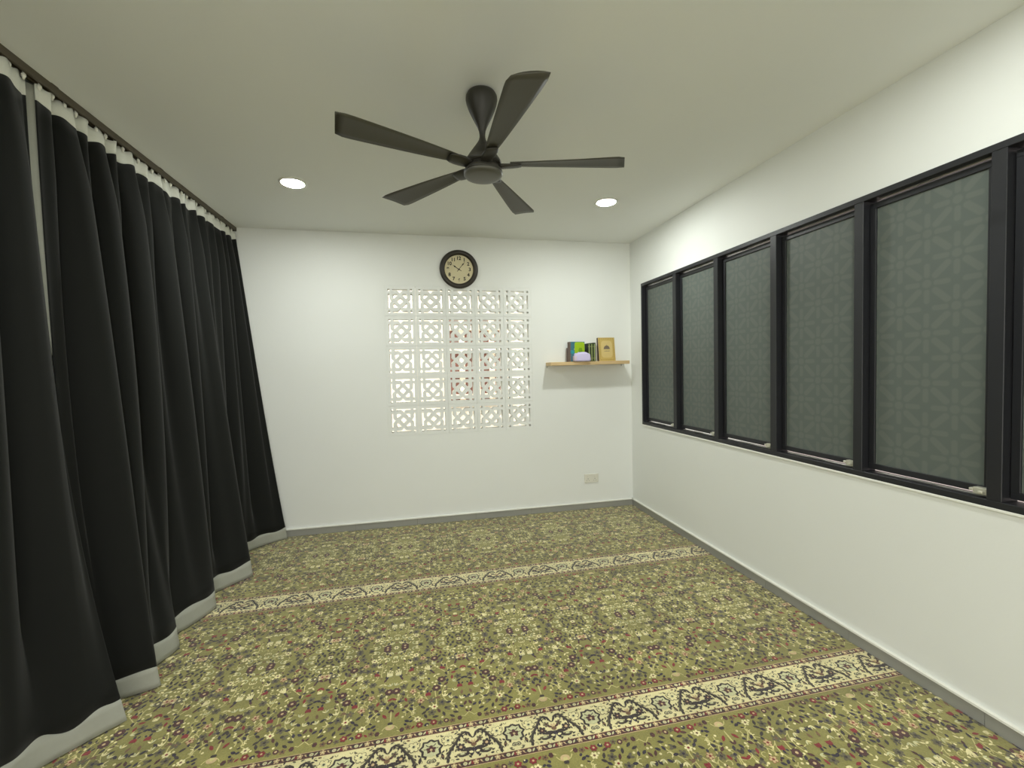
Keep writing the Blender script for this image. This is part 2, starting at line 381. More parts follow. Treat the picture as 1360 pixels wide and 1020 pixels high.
class Pat:
    """flat tufted motifs, each a little higher than the one under it; one mesh with one slot per wool colour"""
    def __init__(s): s.v = []; s.f = []; s.m = []; s.k = 0
    def poly(s, pts, col, lay):
        s.k += 1
        z = lay * 0.0005 + (s.k % 97) * 0.000003
        b = len(s.v); s.v += [(x, y, z) for x, y in pts]; s.f.append(tuple(range(b, b + len(pts)))); s.m.append(PKEYS.index(col))
    def disc(s, x, y, r, col, lay, n=7, ry=None, a=0):
        ry = ry or r; ca, sa = math.cos(a), math.sin(a)
        p = []
        for i in range(n):
            t = 2 * PI * i / n; ex, ey = r * math.cos(t), ry * math.sin(t)
            p.append((x + ex * ca - ey * sa, y + ex * sa + ey * ca))
        s.poly(p, col, lay)
    def leaf(s, x, y, a, ln, w, col, lay):
        ca, sa = math.cos(a), math.sin(a)
        p = [(0, 0), (.25, -.38), (.55, -.5), (.8, -.3), (1, 0), (.8, .3), (.55, .5), (.25, .38)]
        s.poly([(x + ln * u * ca - w * v * sa, y + ln * u * sa + w * v * ca) for u, v in p], col, lay)
    def line(s, pts, w0, w1, col, lay):
        n = len(pts); Lp, Rp = [], []
        for i, (x, y) in enumerate(pts):
            a, b = pts[max(i - 1, 0)], pts[min(i + 1, n - 1)]
            dx, dy = b[0] - a[0], b[1] - a[1]; q = math.hypot(dx, dy) or 1
            w = (w0 + (w1 - w0) * i / (n - 1)) / 2
            Lp.append((x - dy / q * w, y + dx / q * w)); Rp.append((x + dy / q * w, y - dx / q * w))
        for i in range(n - 1): s.poly([Rp[i], Rp[i + 1], Lp[i + 1], Lp[i]], col, lay)
    def flower(s, x, y, r, n, pet, cen, lay, a=0, edge=None):
        for i in range(n):
            t = a + 2 * PI * i / n
            px, py = x + .6 * r * math.cos(t), y + .6 * r * math.sin(t)
            if edge: s.disc(px, py, r * .52, edge, lay, 6, r * .42, t)
            s.disc(px, py, r * .42, pet, lay + 1, 6, r * .34, t)
        s.disc(x, y, r * .33, cen, lay + 2, 6)
    def mesh(s, name):
        me = bpy.data.meshes.new(name); me.from_pydata(s.v, [], s.f)
        for k in PKEYS: me.materials.append(PAL[k])
        me.polygons.foreach_set('material_index', s.m)
        # every face up
        bm = bmesh.new(); bm.from_mesh(me)
        fl = [f for f in bm.faces if f.normal.z < 0]
        if fl: bmesh.ops.reverse_faces(bm, faces=fl)
        bm.to_mesh(me); bm.free()
        return me
def arc(x, y, r, a0, a1, n=7, k=1.0):
    return [(x + r * (k ** (i / (n - 1))) * math.cos(a0 + (a1 - a0) * i / (n - 1)), y + r * (k ** (i / (n - 1))) * math.sin(a0 + (a1 - a0) * i / (n - 1))) for i in range(n)]

class Mirror:
    """draws every motif several times: mirrored in x and repeated, optionally mirrored in y"""
    def __init__(s, base, xs, flips): s.b = base; s.xs = xs; s.fl = flips
    def poly(s, pts, col, lay):
        for ox, sx in s.xs:
            for oy, sy in s.fl:
                q = [(ox + sx * x, oy + sy * y) for x, y in pts]
                q = [(min(max(x, CX0), CX1), y) for x, y in q]
                if max(x for x, y in q) - min(x for x, y in q) < 0.0008: continue
                s.b.poly(q, col, lay)
for fn in ('disc', 'leaf', 'line', 'flower'): setattr(Mirror, fn, getattr(Pat, fn))

CX0, CX1 = -1.56, R - 0.013
HW = 0.35; FH = 1.226; AX = -0.175
xs = []
for i in range(-3, 5): xs += [(AX + 2 * HW * i, 1), (AX + 2 * HW * i, -1)]
xs = [(o, s) for o, s in xs if o + max(0, s * HW) > CX0 and o + min(0, s * HW) < CX1]
def field_mesh():
    rnd = random.Random(11); P = Pat(); Q = Mirror(P, xs, ((0, 1), (FH, -1)))
    QB = Mirror(P, xs, ((0, 1),)); QT = Mirror(P, xs, ((FH, -1),))
    placed = []
    def ok(x, y, r):
        if y < r + .012 or x < r * .3 and x > 0.004 and r > .012: pass
        return all((x - a) ** 2 + (y - b) ** 2 > (r + c) ** 2 for a, b, c in placed)
    # --- branching cream vines
    for (x0, y0, a, ln) in ((.10, .10, 1.9, .16), (.10, .10, 1.25, .12), (.20, .12, 1.2, .20), (.20, .12, 1.75, .15), (.30, .08, 1.8, .18), (.02, .20, 1.1, .14), (.14, .30, 1.9, .15),
                            (.14, .30, 1.1, .14), (.27, .33, 1.9, .17), (.27, .33, 1.25, .14), (.06, .38, 1.2, .15), (.33, .44, 1.9, .12), (.20, .47, 1.35, .12), (.10, .50, 2.2, .10)):
        pts = [(x0 + ln * t * math.cos(a + .35 * math.sin(3 * t)), y0 + ln * t * math.sin(a + .35 * math.sin(3 * t))) for t in [k / 6 for k in range(7)]]
        Q.line(pts, .0052, .003, 'vine', 1)
        for k in (2, 3, 4, 5):
            sx, sy = pts[k]; sd = 1 if k % 2 else -1
            e = (sx + .028 * math.cos(a + sd * .8), sy + .028 * math.sin(a + sd * .8))
            Q.line([(sx, sy), ((sx + e[0]) / 2 + .003, (sy + e[1]) / 2), e], .0036, .0024, 'vine', 1)
            if rnd.random() < .6: Q.leaf(e[0], e[1], a + sd * .5, .017, .0085, rnd.choice(('vine', 'grey', 'brown', 'maroon')), 2)
    # --- axis palmette at the border and the V at the other axis
    Q.disc(0, .052, .020, 'beige', 2, 9, .015); Q.disc(0, .058, .010, 'vine', 3, 8); Q.disc(0.004, .072, .008, 'dark', 3, 6)
    Q.line(arc(0, .03, .034, .3, 1.4), .004, .003, 'vine', 1); Q.line([(.03, .03), (.045, .022), (.055, .026)], .004, .003, 'vine', 1)
    Q.line([(0, .085), (.002, .12), (0, .15)], .004, .003, 'vine', 1)
    Q.leaf(.018, .105, .95, .034, .015, 'red', 2); Q.leaf(.012, .135, 2.1, .024, .011, 'maroon', 2)
    Q.line([(HW, .062), (HW - .022, .040), (HW - .035, .046)], .0045, .003, 'vine', 1); Q.leaf(HW - .002, .060, 2.2, .022, .010, 'maroon', 2)
    for x, y, r in ((0, .06, .04), (.02, .12, .03), (HW, .05, .03)): placed.append((x, y, r))
    # --- bottom row of small blossoms
    for x, y, kind in ((.052, .028, 'D'), (.078, .034, 'f'), (.100, .028, 'r'), (.128, .036, 'F'), (.158, .030, 'n'), (.190, .036, 'F'), (.218, .028, 'g'), (.245, .034, 'm'), (.272, .028, 'f'), (.305, .034, 'D'), (.118, .070, 'c')):
        placed.append((x, y, .013))
        if kind == 'D': Q.disc(x, y, .011, 'maroon', 2, 6, .013); Q.disc(x + .004, y - .004, .004, 'dark', 3, 5)
        if kind == 'f': Q.flower(x, y, .014, 5, 'brown', 'dark', 2, .4)
        if kind == 'r': Q.leaf(x - .008, y - .006, .8, .022, .010, 'red', 2)
        if kind == 'F': Q.flower(x, y, .0155, 6, 'red', 'beige', 2, .2, 'maroon')
        if kind == 'n': Q.disc(x, y, .0115, 'navy', 2, 7, .009, .3); Q.disc(x + .003, y - .004, .004, 'cream', 3, 5)
        if kind == 'g': Q.flower(x, y, .013, 5, 'grey', 'maroon', 2)
        if kind == 'm': Q.disc(x, y, .012, 'maroon', 2, 7, .014, .7); Q.disc(x, y, .006, 'beige', 3, 5)
        if kind == 'c': Q.flower(x, y, .017, 6, 'cream', 'brown', 2, .2)
    # --- pairs of red and navy tulips with pale plumes
    for x, y, a in ((.085, .405, 1.3), (.250, .385, 1.85), (.17, .21, 1.5), (.325, .235, 1.6)):
        placed.append((x, y, .026))
        Q.leaf(x - .014, y - .010, a - .5, .030, .016, 'red', 2); Q.leaf(x + .010, y - .010, a + .5, .030, .016, 'red', 2); Q.disc(x, y, .009, 'red', 2, 6)
        Q.leaf(x - .004, y + .010, a + .1, .020, .011, 'navy', 3); Q.leaf(x + .008, y + .010, a - .6, .016, .009, 'navy', 3)
    for x, y, a in ((.045, .34, 1.9), (.205, .35, 2.15), (.31, .40, 1.2)):
        placed.append((x, y, .03)); c_, s_ = math.cos(a), math.sin(a)
        Q.leaf(x, y, a, .028, .012, 'maroon', 3); Q.leaf(x + .018 * c_, y + .018 * s_, a + .1, .026, .012, 'navy', 3)
        for k in (-.35, -.12, .15, .4): Q.leaf(x + .038 * c_, y + .038 * s_, a + k, .046, .008, 'cream', 2)
        for k in (-1.1, 1.1): Q.leaf(x - .01 * c_, y - .01 * s_, a + k + 3.0, .022, .009, 'cream', 2)
    # --- centre ring of pale curls around each axis
    for ax_ in (0, HW):
        sg = 1 if ax_ == 0 else -1
        for t in (.25, .75, 1.15):
            x, y = ax_ + sg * .105 * math.cos(t), FH / 2 - .105 * math.sin(t)
            placed.append((x, y, .02))
            Q.line(arc(x, y, .013, t, t + 4.2, 7), .006, .004, 'sage', 2); Q.leaf(x, y, -t, .024, .011, 'cream', 2); Q.disc(x + .012, y + .012, .008, 'cream', 2, 6)
        Q.flower(ax_, FH / 2, .016, 6, 'cream', 'navy', 2)
        Q.leaf(ax_ + sg * .030, FH / 2 - .035, .7 if sg > 0 else 2.4, .02, .010, 'navy', 2); Q.line(arc(ax_ + sg * .055, FH / 2, .020, 1, 5, 8), .004, .003, 'vine', 1)
    # --- everything else by chance, packed so that no two overlap
    kinds = (['leafd'] * 8 + ['leafm'] * 6 + ['leafn'] * 5 + ['flow_g'] * 9 + ['flow_m'] * 4 + ['flow_c'] * 2 + ['dotc'] * 2 + ['dotn'] * 3 + ['curl'] * 4 + ['bell'] * 6 + ['spray'] * 5 + ['flow_r'] * 3 + ['twig'] * 6)
    RR = dict(leafd=.0125, leafm=.0125, leafn=.0115, flow_g=.0185, flow_m=.020, flow_c=.0165, flow_r=.016, dotc=.0075, dotn=.0085, curl=.014, bell=.017, spray=.015, twig=.016)
    tries = 0
    while tries < 6500:
        tries += 1
        x, y = rnd.uniform(.004, HW - .004), rnd.uniform(.03, FH / 2 - .004)
        k = rnd.choice(kinds) if tries < 4200 else rnd.choice(('leafm', 'curl', 'dotc', 'twig', 'spray', 'curl'))
        a = rnd.uniform(0, 2 * PI)
        if rnd.random() < .6: a = rnd.choice((.7, 1.2, 1.9, 2.4)) + rnd.uniform(-.2, .2)
        rr = RR[k] * .92
        if not ok(x, y, rr): continue
        placed.append((x, y, rr))
        lf = lambda c, l=.030, w=.0135: Q.leaf(x - l / 2 * math.cos(a), y - l / 2 * math.sin(a), a, l, w, c, 2)
        if k == 'leafd': lf('dark')
        elif k == 'leafm': lf(rnd.choice(('maroon', 'red', 'maroon', 'brown')))
        elif k == 'leafn': lf('navy', .026, .014)
        elif k == 'flow_g': Q.flower(x, y, .020, rnd.choice((5, 6)), 'grey', rnd.choice(('dark', 'navy', 'brown', 'cream')), 2, a)
        elif k == 'flow_m': Q.flower(x, y, .021, 7, 'maroon', 'beige', 2, a, 'dark')
        elif k == 'flow_c': Q.flower(x, y, .0175, 6, 'cream', rnd.choice(('maroon', 'brown', 'red')), 2, a)
        elif k == 'flow_r': Q.flower(x, y, .017, 5, 'beige', 'red', 2, a, 'red')
        elif k == 'dotc': Q.disc(x, y, .0060, 'cream', 2, 6)
        elif k == 'dotn': Q.disc(x, y, .0085, 'navy', 2, 6, .006, a)
        elif k == 'curl': Q.line(arc(x, y, .012, a, a + 3.6, 6), .0046, .003, rnd.choice(('cream', 'vine', 'vine')), 2)
        elif k == 'bell':
            Q.leaf(x, y, a + .45, .027, .013, 'grey', 2); Q.leaf(x, y, a - .45, .027, .013, 'grey', 2); Q.disc(x, y, .008, rnd.choice(('navy', 'dark', 'maroon')), 3, 6)
        elif k == 'spray':
            for t in (-.7, 0, .7): Q.leaf(x, y, a + t, .024, .0075, rnd.choice(('cream', 'vine', 'sage')), 2)
        elif k == 'twig':
            Q.line([(x - .017 * math.cos(a), y - .017 * math.sin(a)), (x, y), (x + .014 * math.cos(a + .5), y + .014 * math.sin(a + .5))], .0045, .003, 'vine', 2)
            Q.leaf(x, y, a + 1.1, .017, .009, rnd.choice(('dark', 'maroon', 'vine')), 3); Q.leaf(x, y, a - 1.0, .016, .008, rnd.choice(('dark', 'grey', 'vine')), 3)
    return P.mesh('floral_pattern')

SH = 0.214
def stripe_mesh():
    """cream band of scrolls between two dark ribbons, origin at its lower edge"""
    P = Pat()
    for y0, y1, c in ((0, SH, 'cream'), (0, .027, 'maroon'), (SH - .027, SH, 'maroon'), (.0265, .029, 'beige'), (SH - .029, SH - .0265, 'beige'), (-.003, 0, 'beige'), (SH, SH + .003, 'beige')):
        P.poly([(CX0, y0), (CX1, y0), (CX1, y1), (CX0, y1)], c, 0.2 if c == 'cream' else 0.8)
    # ribbon beads
    rp = 0.0875
    n0 = int((CX0 - AX) / rp) ; n1 = int((CX1 - AX) / rp)
    for yc in (.0135, SH - .0135):
        for i in range(n0, n1 + 1):
            x = AX + rp * i
            P.flower(x, yc, .0128, 5, 'beige', 'cream', 2, .3, 'brown'); P.leaf(x + .016, yc + .007, -.8, .020, .008, 'beige', 2)
            P.disc(x + .030, yc, .006, 'dark', 2, 6); P.disc(x + .044, yc, .0092, 'sage', 2, 7, .0085); P.disc(x + .044, yc, .004, 'beige', 3, 5)
            P.leaf(x + .056, yc - .008, .9, .020, .008, 'sage', 2); P.disc(x + .073, yc, .0065, 'red' if i % 2 else 'dark', 2, 6, .008)
    hs = 0.175; x2 = []
    for i in range(-5, 9): x2 += [(AX + 2 * hs * i, 1), (AX + 2 * hs * i, -1)]
    x2 = [(o, s) for o, s in x2 if o + max(0, s * hs) > CX0 and o + min(0, s * hs) < CX1]
    Q = Mirror(P, x2, ((0.029, 1),))
    hgt = SH - .058
    # dark tulip under twin acanthus scrolls on the axis
    for a, ln in ((.75, .034), (.15, .036), (-.35, .030)): Q.leaf(.004, .052, a - .9, ln * 1.4, .018, 'dark', 3)
    Q.leaf(.002, .058, -1.35, .046, .013, 'navy', 3); Q.leaf(.004, .030, .2, .020, .012, 'cream', 5); Q.disc(.0, .066, .012, 'brown', 4, 8, .009); Q.leaf(.004, .072, .5, .026, .010, 'maroon', 4); Q.leaf(.002, .076, 1.25, .018, .009, 'beige', 4)
    sc = [(.010, .112), (.016, .128), (.030, .136), (.046, .130), (.058, .114), (.070, .094), (.086, .074), (.100, .054), (.108, .034), (.104, .020)]
    Q.line(sc, .010, .013, 'dark', 3); Q.line([(x + .004, y + .001) for x, y in sc[2:]], .003, .004, 'grey', 5)
    for i, (x, y) in enumerate(sc[2:], 2):
        Q.leaf(x, y, -2.1 + .1 * i, .022, .009, 'dark', 3); Q.leaf(x, y, .5 - .15 * i, .020, .009, 'dark' if i % 2 else 'grey', 3)
    Q.line([(.010, .112), (.004, .104), (0, .102)], .007, .004, 'dark', 3)
    Q.line(arc(.030, .112, .012, 2.4, -1.2, 7), .005, .003, 'grey', 2)
    # blossoms either side
    Q.flower(.054, .064, .021, 6, 'dark', 'beige', 2, .3); Q.disc(.054, .064, .009, 'maroon', 4, 6); Q.disc(.054, .064, .004, 'beige', 5, 5); Q.disc(.050, .028, .019, 'dark', 1, 8, .011); Q.disc(.050, .030, .016, 'grey', 2, 8, .007); Q.disc(.050, .032, .010, 'sage', 3, 6, .005)
    Q.flower(.028, .092, .015, 5, 'grey', 'maroon', 2); Q.leaf(.062, .036, -.6, .018, .008, 'grey', 2); Q.leaf(.070, .022, .4, .016, .007, 'dark', 2); Q.leaf(.022, .020, .1, .017, .008, 'sage', 2)
    # pale rosette
    Q.flower(.104, .108, .025, 6, 'cream', 'brown', 3, .1, 'dark'); Q.disc(.104, .108, .009, 'sage', 6, 7); Q.disc(.104, .108, .005, 'dark', 7, 6)
    Q.leaf(.120, .134, .3, .016, .007, 'grey', 2); Q.leaf(.076, .134, 2.6, .016, .007, 'dark', 2); Q.disc(.126, .120, .007, 'grey', 2, 6); Q.disc(.126, .120, .004, 'cream', 3, 6)
    # lobed star on the half axis
    st = [(hs, .128), (hs - .014, .118), (hs - .030, .120), (hs - .033, .102), (hs - .046, .090), (hs - .034, .076), (hs - .036, .056), (hs - .022, .050), (hs - .026, .040)]
    Q.line(st, .009, .011, 'dark', 3)
    for k, (x, y) in enumerate(((.014, .148), (.060, .146), (.096, .146), (.140, .146), (.126, .066), (.128, .034), (.084, .046), (.086, .012), (.052, .008), (.150, .010), (.020, .006), (.074, .098))): Q.leaf(x - .006, y, .4 + 1.3 * k, .017, .008, ('grey', 'dark', 'brown')[k % 3], 2); Q.line(arc(x + .006, y - .002, .006, k, k + 3.5, 5), .003, .002, ('sage', 'grey')[k % 2], 1)
    Q.poly([(hs, .124), (hs - .012, .114), (hs - .027, .116), (hs - .030, .100), (hs - .041, .090), (hs - .031, .078), (hs - .032, .058), (hs - .018, .052), (hs, .046)], 'sage', 2)
    Q.line([(hs - .020, .106), (hs - .010, .096), (hs, .100)], .004, .003, 'dark', 3); Q.line([(hs - .030, .086), (hs - .018, .084), (hs - .014, .072)], .004, .003, 'grey', 3)
    for t in range(3): Q.leaf(hs, .080, PI / 2 + .1 + t * 1.1, .022, .013, 'maroon', 4)
    Q.disc(hs, .078, .006, 'beige', 6, 6)
    Q.leaf(hs - .020, .024, .3, .024, .020, 'dark', 2); Q.leaf(hs - .016, .024, .3, .017, .013, 'sage', 3); Q.leaf(hs - .012, .024, .3, .010, .007, 'maroon', 3); Q.leaf(hs - .048, .022, 1.4, .034, .013, 'dark', 2); Q.leaf(hs - .060, .056, 1.9, .016, .008, 'grey', 2); Q.leaf(hs - .034, .012, .2, .016, .006, 'grey', 2)
    return P.mesh('scroll_band')

carpet = obj('carpet', bx(CX0 - .01, CX1, F + 0.2, D - 0.013, 0.001, CARPET, 0.004), PAL['olive'])
tag(carpet, 'wall-to-wall olive green floral carpet with two cream scroll bands', 'carpet')
fm, sm = field_mesh(), stripe_mesh()
Y_STRIPE = 1.771
for k in (-1, 0, 1):
    yc = Y_STRIPE + 1.44 * k
    o = obj('scroll_band', sm, None, carpet, (0, yc - SH / 2, CARPET)); o['kind'] = 'stuff'; o['label'] = 'cream and dark scroll band woven across the carpet'
    if k < 1 or True:
        if yc + SH / 2 + FH < D - 0.02:
            o = obj('floral_pattern', fm, None, carpet, (0, yc + SH / 2, CARPET)); o['kind'] = 'stuff'; o['label'] = 'small multicoloured blossoms and vines woven in olive pile'
# the last strip of field is cut by the back wall
me = fm.copy(); bm = bmesh.new(); bm.from_mesh(me)
cut = D - 0.016 - (Y_STRIPE + 1.44 + SH / 2)
bmesh.ops.bisect_plane(bm, geom=bm.verts[:] + bm.edges[:] + bm.faces[:], plane_co=(0, cut, 0), plane_no=(0, 1, 0), clear_outer=True)
bm.to_mesh(me); bm.free()
o = obj('floral_pattern', me, None, carpet, (0, Y_STRIPE + 1.44 + SH / 2, CARPET)); o['kind'] = 'stuff'; o['label'] = 'small multicoloured blossoms and vines woven in olive pile'

# ------------------------------------------------------------------ curtains on the left
def catmull(P, n):
    P = [Vector(p) for p in P]; Q = [P[0] * 2 - P[1]] + P + [P[-1] * 2 - P[-2]]
    seg = [0.0]
    for a, b in zip(P, P[1:]): seg.append(seg[-1] + (b - a).length)
    out = []
    for k in range(n):
        s = seg[-1] * k / (n - 1); i = 0
        while i < len(P) - 2 and seg[i + 1] < s: i += 1
        t = (s - seg[i]) / max(seg[i + 1] - seg[i], 1e-9)
        a, b, c, d = Q[i:i + 4]
        out.append(.5 * ((2 * b) + (-a + c) * t + (2 * a - 5 * b + 4 * c - d) * t * t + (-a + 3 * b - 3 * c + d) * t ** 3))
    return out
RX = -1.645                                   # rail centre line
Z_TAPE1, Z_TAPE0, Z_HEM, Z_BOT = CEIL - 0.045, CEIL - 0.125, 0.122, 0.0215
def curtain(y0, y1, hem, pleats, seed, label, edge=None, wpow=1.9, endpow=1.05):
    n = int(260 * (y1 - y0)) + 60
    bot = catmull([(a * .989, b * .989) for a, b in hem], n); rnd = random.Random(seed)
    ph = [rnd.uniform(0, 6.28) for _ in range(4)]
    mid_f = pleats * 0.52
    hz = lambda s: Z_HEM + 0.012 * math.sin(s * 31 + ph[0]) + 0.012 * math.sin(s * 67 + ph[2])
    def P(i, t):
        s = i / (n - 1)
        sw = s + 0.012 * math.sin(s * 17 + ph[1])
        ytop = y0 + (y1 - y0) * s
        g = min(1.0, t / 0.16); g = g * g * (3 - 2 * g)
        xt = RX + (0.013 + 0.027 * g * min(1.0, s / 0.06, (1 - s) / 0.06)) * math.sin(2 * PI * pleats * sw) + 0.006 * math.sin(2 * PI * pleats * 1.7 * s + ph[2])
        w = t ** (wpow + (endpow - wpow) * s * s); w = w * (1 - 0.25 * t * (1 - t))
        x = xt * (1 - w) + bot[i].x * w; y = ytop * (1 - w) + bot[i].y * w
        ed = min(1.0, s / 0.06, (1 - s) / 0.06)
        y -= ed * 0.020 * g * (1 - w) * math.cos(2 * PI * pleats * sw)
        env = ed * math.sin(PI * min(1, t * 1.02)) ** .8 if t < .98 else 0
        x += env * 0.062 * math.sin(2 * PI * mid_f * sw + ph[3]) + 0.010 * (1 - w) * t * math.sin(2 * PI * pleats * sw)
        y -= env * 0.016 * math.cos(2 * PI * mid_f * sw + ph[3])
        return x, y
    def sheet(name, m, parent, zs, tt):
        bm = bmesh.new(); rows = []
        for k in range(len(tt)):
            row = []
            for i in range(n):
                x, y = P(i, tt[k]); z = zs(k, i / (n - 1)); row.append(bm.verts.new((x, y, z)))
            rows.append(row)
        for a, b in zip(rows, rows[1:]):
            for i in range(n - 1): bm.faces.new((a[i], a[i + 1], b[i + 1], b[i]))
        o = obj(name, bm, m, parent, smooth=True)
        sd = o.modifiers.new('thickness', 'SOLIDIFY'); sd.thickness = 0.004; sd.offset = 0
        return o
    root = thing('curtain', label, 'curtain', (0, 0, 0), group='black curtains')
    zt = lambda t: Z_TAPE1 + (Z_BOT - Z_TAPE1) * t
    tA = (Z_TAPE0 - Z_TAPE1) / (Z_BOT - Z_TAPE1); tB = (Z_HEM - Z_TAPE1) / (Z_BOT - Z_TAPE1)
    sc = lambda s: 0.010 * math.sin(2 * PI * pleats * s + 1.0)
    N = 40; tt = [tA + (tB - tA) * k / N for k in range(N + 1)]
    def zc(k, s):
        if k == 0: return Z_TAPE0 + sc(s)
        if k == N: return hz(s)
        return zt(tt[k])
    sheet('curtain_cloth', M_CLOTH, root, zc, tt)
    t2 = [tA * k / 3 for k in range(4)]
    sheet('header_tape', M_TAPE, root, lambda k, s: Z_TAPE0 + sc(s) if k == 3 else zt(t2[k]) + (0.006 * math.sin(2 * PI * pleats * 2 * s) if k == 0 else 0), t2)
    t3 = [tB + (1 - tB) * k / 4 for k in range(5)]
    sheet('hem_band', M_HEM, root, lambda k, s: hz(s) if k == 0 else zt(t3[k]), t3)
    if edge:                                  # pale lining turned out along the near edge
        bm = bmesh.new(); rows = []
        for k in range(21):
            t = 0.002 + (edge - 0.002) * k / 20; x, y = P(0, t); z = zt(t); wd = 0.044 * (1 - 0.7 * k / 20)
            rows.append([bm.verts.new((x - 0.004 - 0.012 * q, y - wd * q / 3 + 0.004, z)) for q in range(4)])
        for a, b in zip(rows, rows[1:]):
            for i in range(3): bm.faces.new((a[i], a[i + 1], b[i + 1], b[i]))
        o = obj('lining_edge', bm, M_HEM, root, smooth=True); o['label'] = 'pale lining strip'
        sd = o.modifiers.new('thickness', 'SOLIDIFY'); sd.thickness = 0.003; sd.offset = 0
    hk = bmesh.new(); lathe(hk, [(.003, -.020), (.005, -.012), (.0085, -.006), (.0085, .004), (.004, .008), (.004, .018)], 8)
    hm = mesh_of(hk, 'runner', True)
    for k in range(int((y1 - y0) / 0.07) + 1):
        yk = y0 + 0.02 + 0.07 * k
        if yk < y1 - 0.01: obj('curtain_runner', hm, M_HOOK, root, (RX + 0.004, yk, CEIL - 0.045))
    return root
HEM_FAR = [(-1.60, 2.40), (-1.47, 2.435), (-1.345, 2.487), (-1.40, 2.53), (-1.50, 2.56), (-1.46, 2.66), (-1.42, 2.78), (-1.428, 2.85), (-1.49, 2.88), (-1.52, 2.94), (-1.45, 3.08), (-1.405, 3.24), (-1.43, 3.29),
           (-1.53, 3.34), (-1.53, 3.43), (-1.41, 3.60), (-1.335, 3.70), (-1.37, 3.75), (-1.50, 3.83), (-1.59, 3.95), (-1.58, 4.12), (-1.50, 4.29), (-1.35, 4.42), (-1.285, 4.455)]
curtain(2.37, 4.455, HEM_FAR, 17, 3, 'wide black curtain with grey hem reaching the white back wall', edge=0.42)
HEM_NEAR = [(-1.55, 0.68), (-1.42, 0.80), (-1.52, 1.02), (-1.58, 1.15), (-1.44, 1.36), (-1.52, 1.58), (-1.60, 1.78), (-1.58, 2.02), (-1.47, 2.165), (-1.364, 2.272)]
curtain(0.75, 2.34, HEM_NEAR, 11, 8, 'black curtain nearest the camera at the photo edge, beside the pale gap', wpow=2.2, endpow=2.2)
rail = thing('curtain_rail', 'long brown curtain rail fixed to the ceiling along the left side', 'curtain rail', (RX, 0, CEIL))
bm = bmesh.new()
box(bm, -0.022, 0.022, 0.3, D - 0.012, -0.010, 0.0, 0.001); box(bm, 0.008, 0.022, 0.3, D - 0.012, -0.036, -0.009, 0.001); box(bm, -0.022, -0.008, 0.3, D - 0.012, -0.036, -0.009, 0.001)
obj('rail_channel', bm, M_RAIL, rail)
obj('end_cap', bx(-0.024, 0.024, D - 0.013, D - 0.001, -0.038, 0.0, 0.002), M_RAIL, rail)
obj('end_cap', bx(-0.024, 0.024, 0.288, 0.3, -0.038, 0.0, 0.002), M_RAIL, rail)
for y in (0.9, 2.45, 3.3, 4.2): obj('bracket', bx(-0.030, 0.026, y - 0.02, y + 0.02, -0.004, 0.0, 0.001), M_RAIL, rail)

# ------------------------------------------------------------------ ceiling fan (at rest)
fan = thing('ceiling_fan', 'dark five-bladed ceiling fan with short teardrop stem in mid ceiling', 'fan', (0.335, 2.165, CEIL))
bm = bmesh.new()
lathe(bm, [(.058, 0), (.070, -.006), (.077, -.020), (.078, -.036), (.074, -.056), (.064, -.084), (.050, -.114), (.036, -.142), (.024, -.166), (.017, -.184), (.0145, -.200), (.0145, -.214), (.018, -.228), (.027, -.244), (.040, -.262), (.056, -.284), (.072, -.306), (.086, -.328), (.091, -.340), (.088, -.348)], 48)
obj('stem', bm, M_FAN, fan, smooth=True)
bm = bmesh.new(); lathe(bm, [(.074, -.344), (.078, -.360), (.090, -.372), (.096, -.384), (.096, -.392)], 48)
obj('motor_housing', bm, M_FAN, fan, smooth=True)
bm = bmesh.new(); lathe(bm, [(.095, -.390), (.096, -.398), (.090, -.406), (.070, -.411), (.030, -.414), (.004, -.4145)], 48)
obj('bottom_cap', bm, M_FANCAP, fan, smooth=True)
def blade_mesh():
    """blade along +x: narrow at the root, wide slanting tip, twisted and slightly drooped"""
    bm = bmesh.new(); N, W = 16, 6; top, botm = [], []
    for i in range(N + 1):
        t = i / N; r = .135 + t * .565
        le = -.026 - .052 * t ** .8; te = .026 + .056 * t ** .8
        if t > .9: te -= .010 * ((t - .9) / .1) ** 2; le += .014 * ((t - .9) / .1) ** 2
        pit = math.radians(10 - 4 * t)
        a, b = [], []
        for k in range(W + 1):
            q = k / W; y = le + (te - le) * q; th = .0045 * math.sqrt(max(0.04, 1 - (2 * q - 1) ** 2))
            rr = r + (.030 * (q - .5) * t ** 6)
            z = y * math.sin(pit) + .010 * (1 - (2 * q - 1) ** 2) * (1 - .4 * t) - .004 * t
            a.append(bm.verts.new((rr, y * math.cos(pit), z + th))); b.append(bm.verts.new((rr, y * math.cos(pit), z - th)))
        top.append(a); botm.append(b)
    for i in range(N):
        for k in range(W):
            bm.faces.new((top[i][k], top[i + 1][k], top[i + 1][k + 1], top[i][k + 1]))
            bm.faces.new((botm[i][k], botm[i][k + 1], botm[i + 1][k + 1], botm[i + 1][k]))
        bm.faces.new((top[i][0], botm[i][0], botm[i + 1][0], top[i + 1][0])); bm.faces.new((top[i][W], top[i + 1][W], botm[i + 1][W], botm[i][W]))
    for e in (0, N):
        bm.faces.new(top[e] + list(reversed(botm[e])))
    bmesh.ops.recalc_face_normals(bm, faces=bm.faces)
    return mesh_of(bm, 'blade', True)
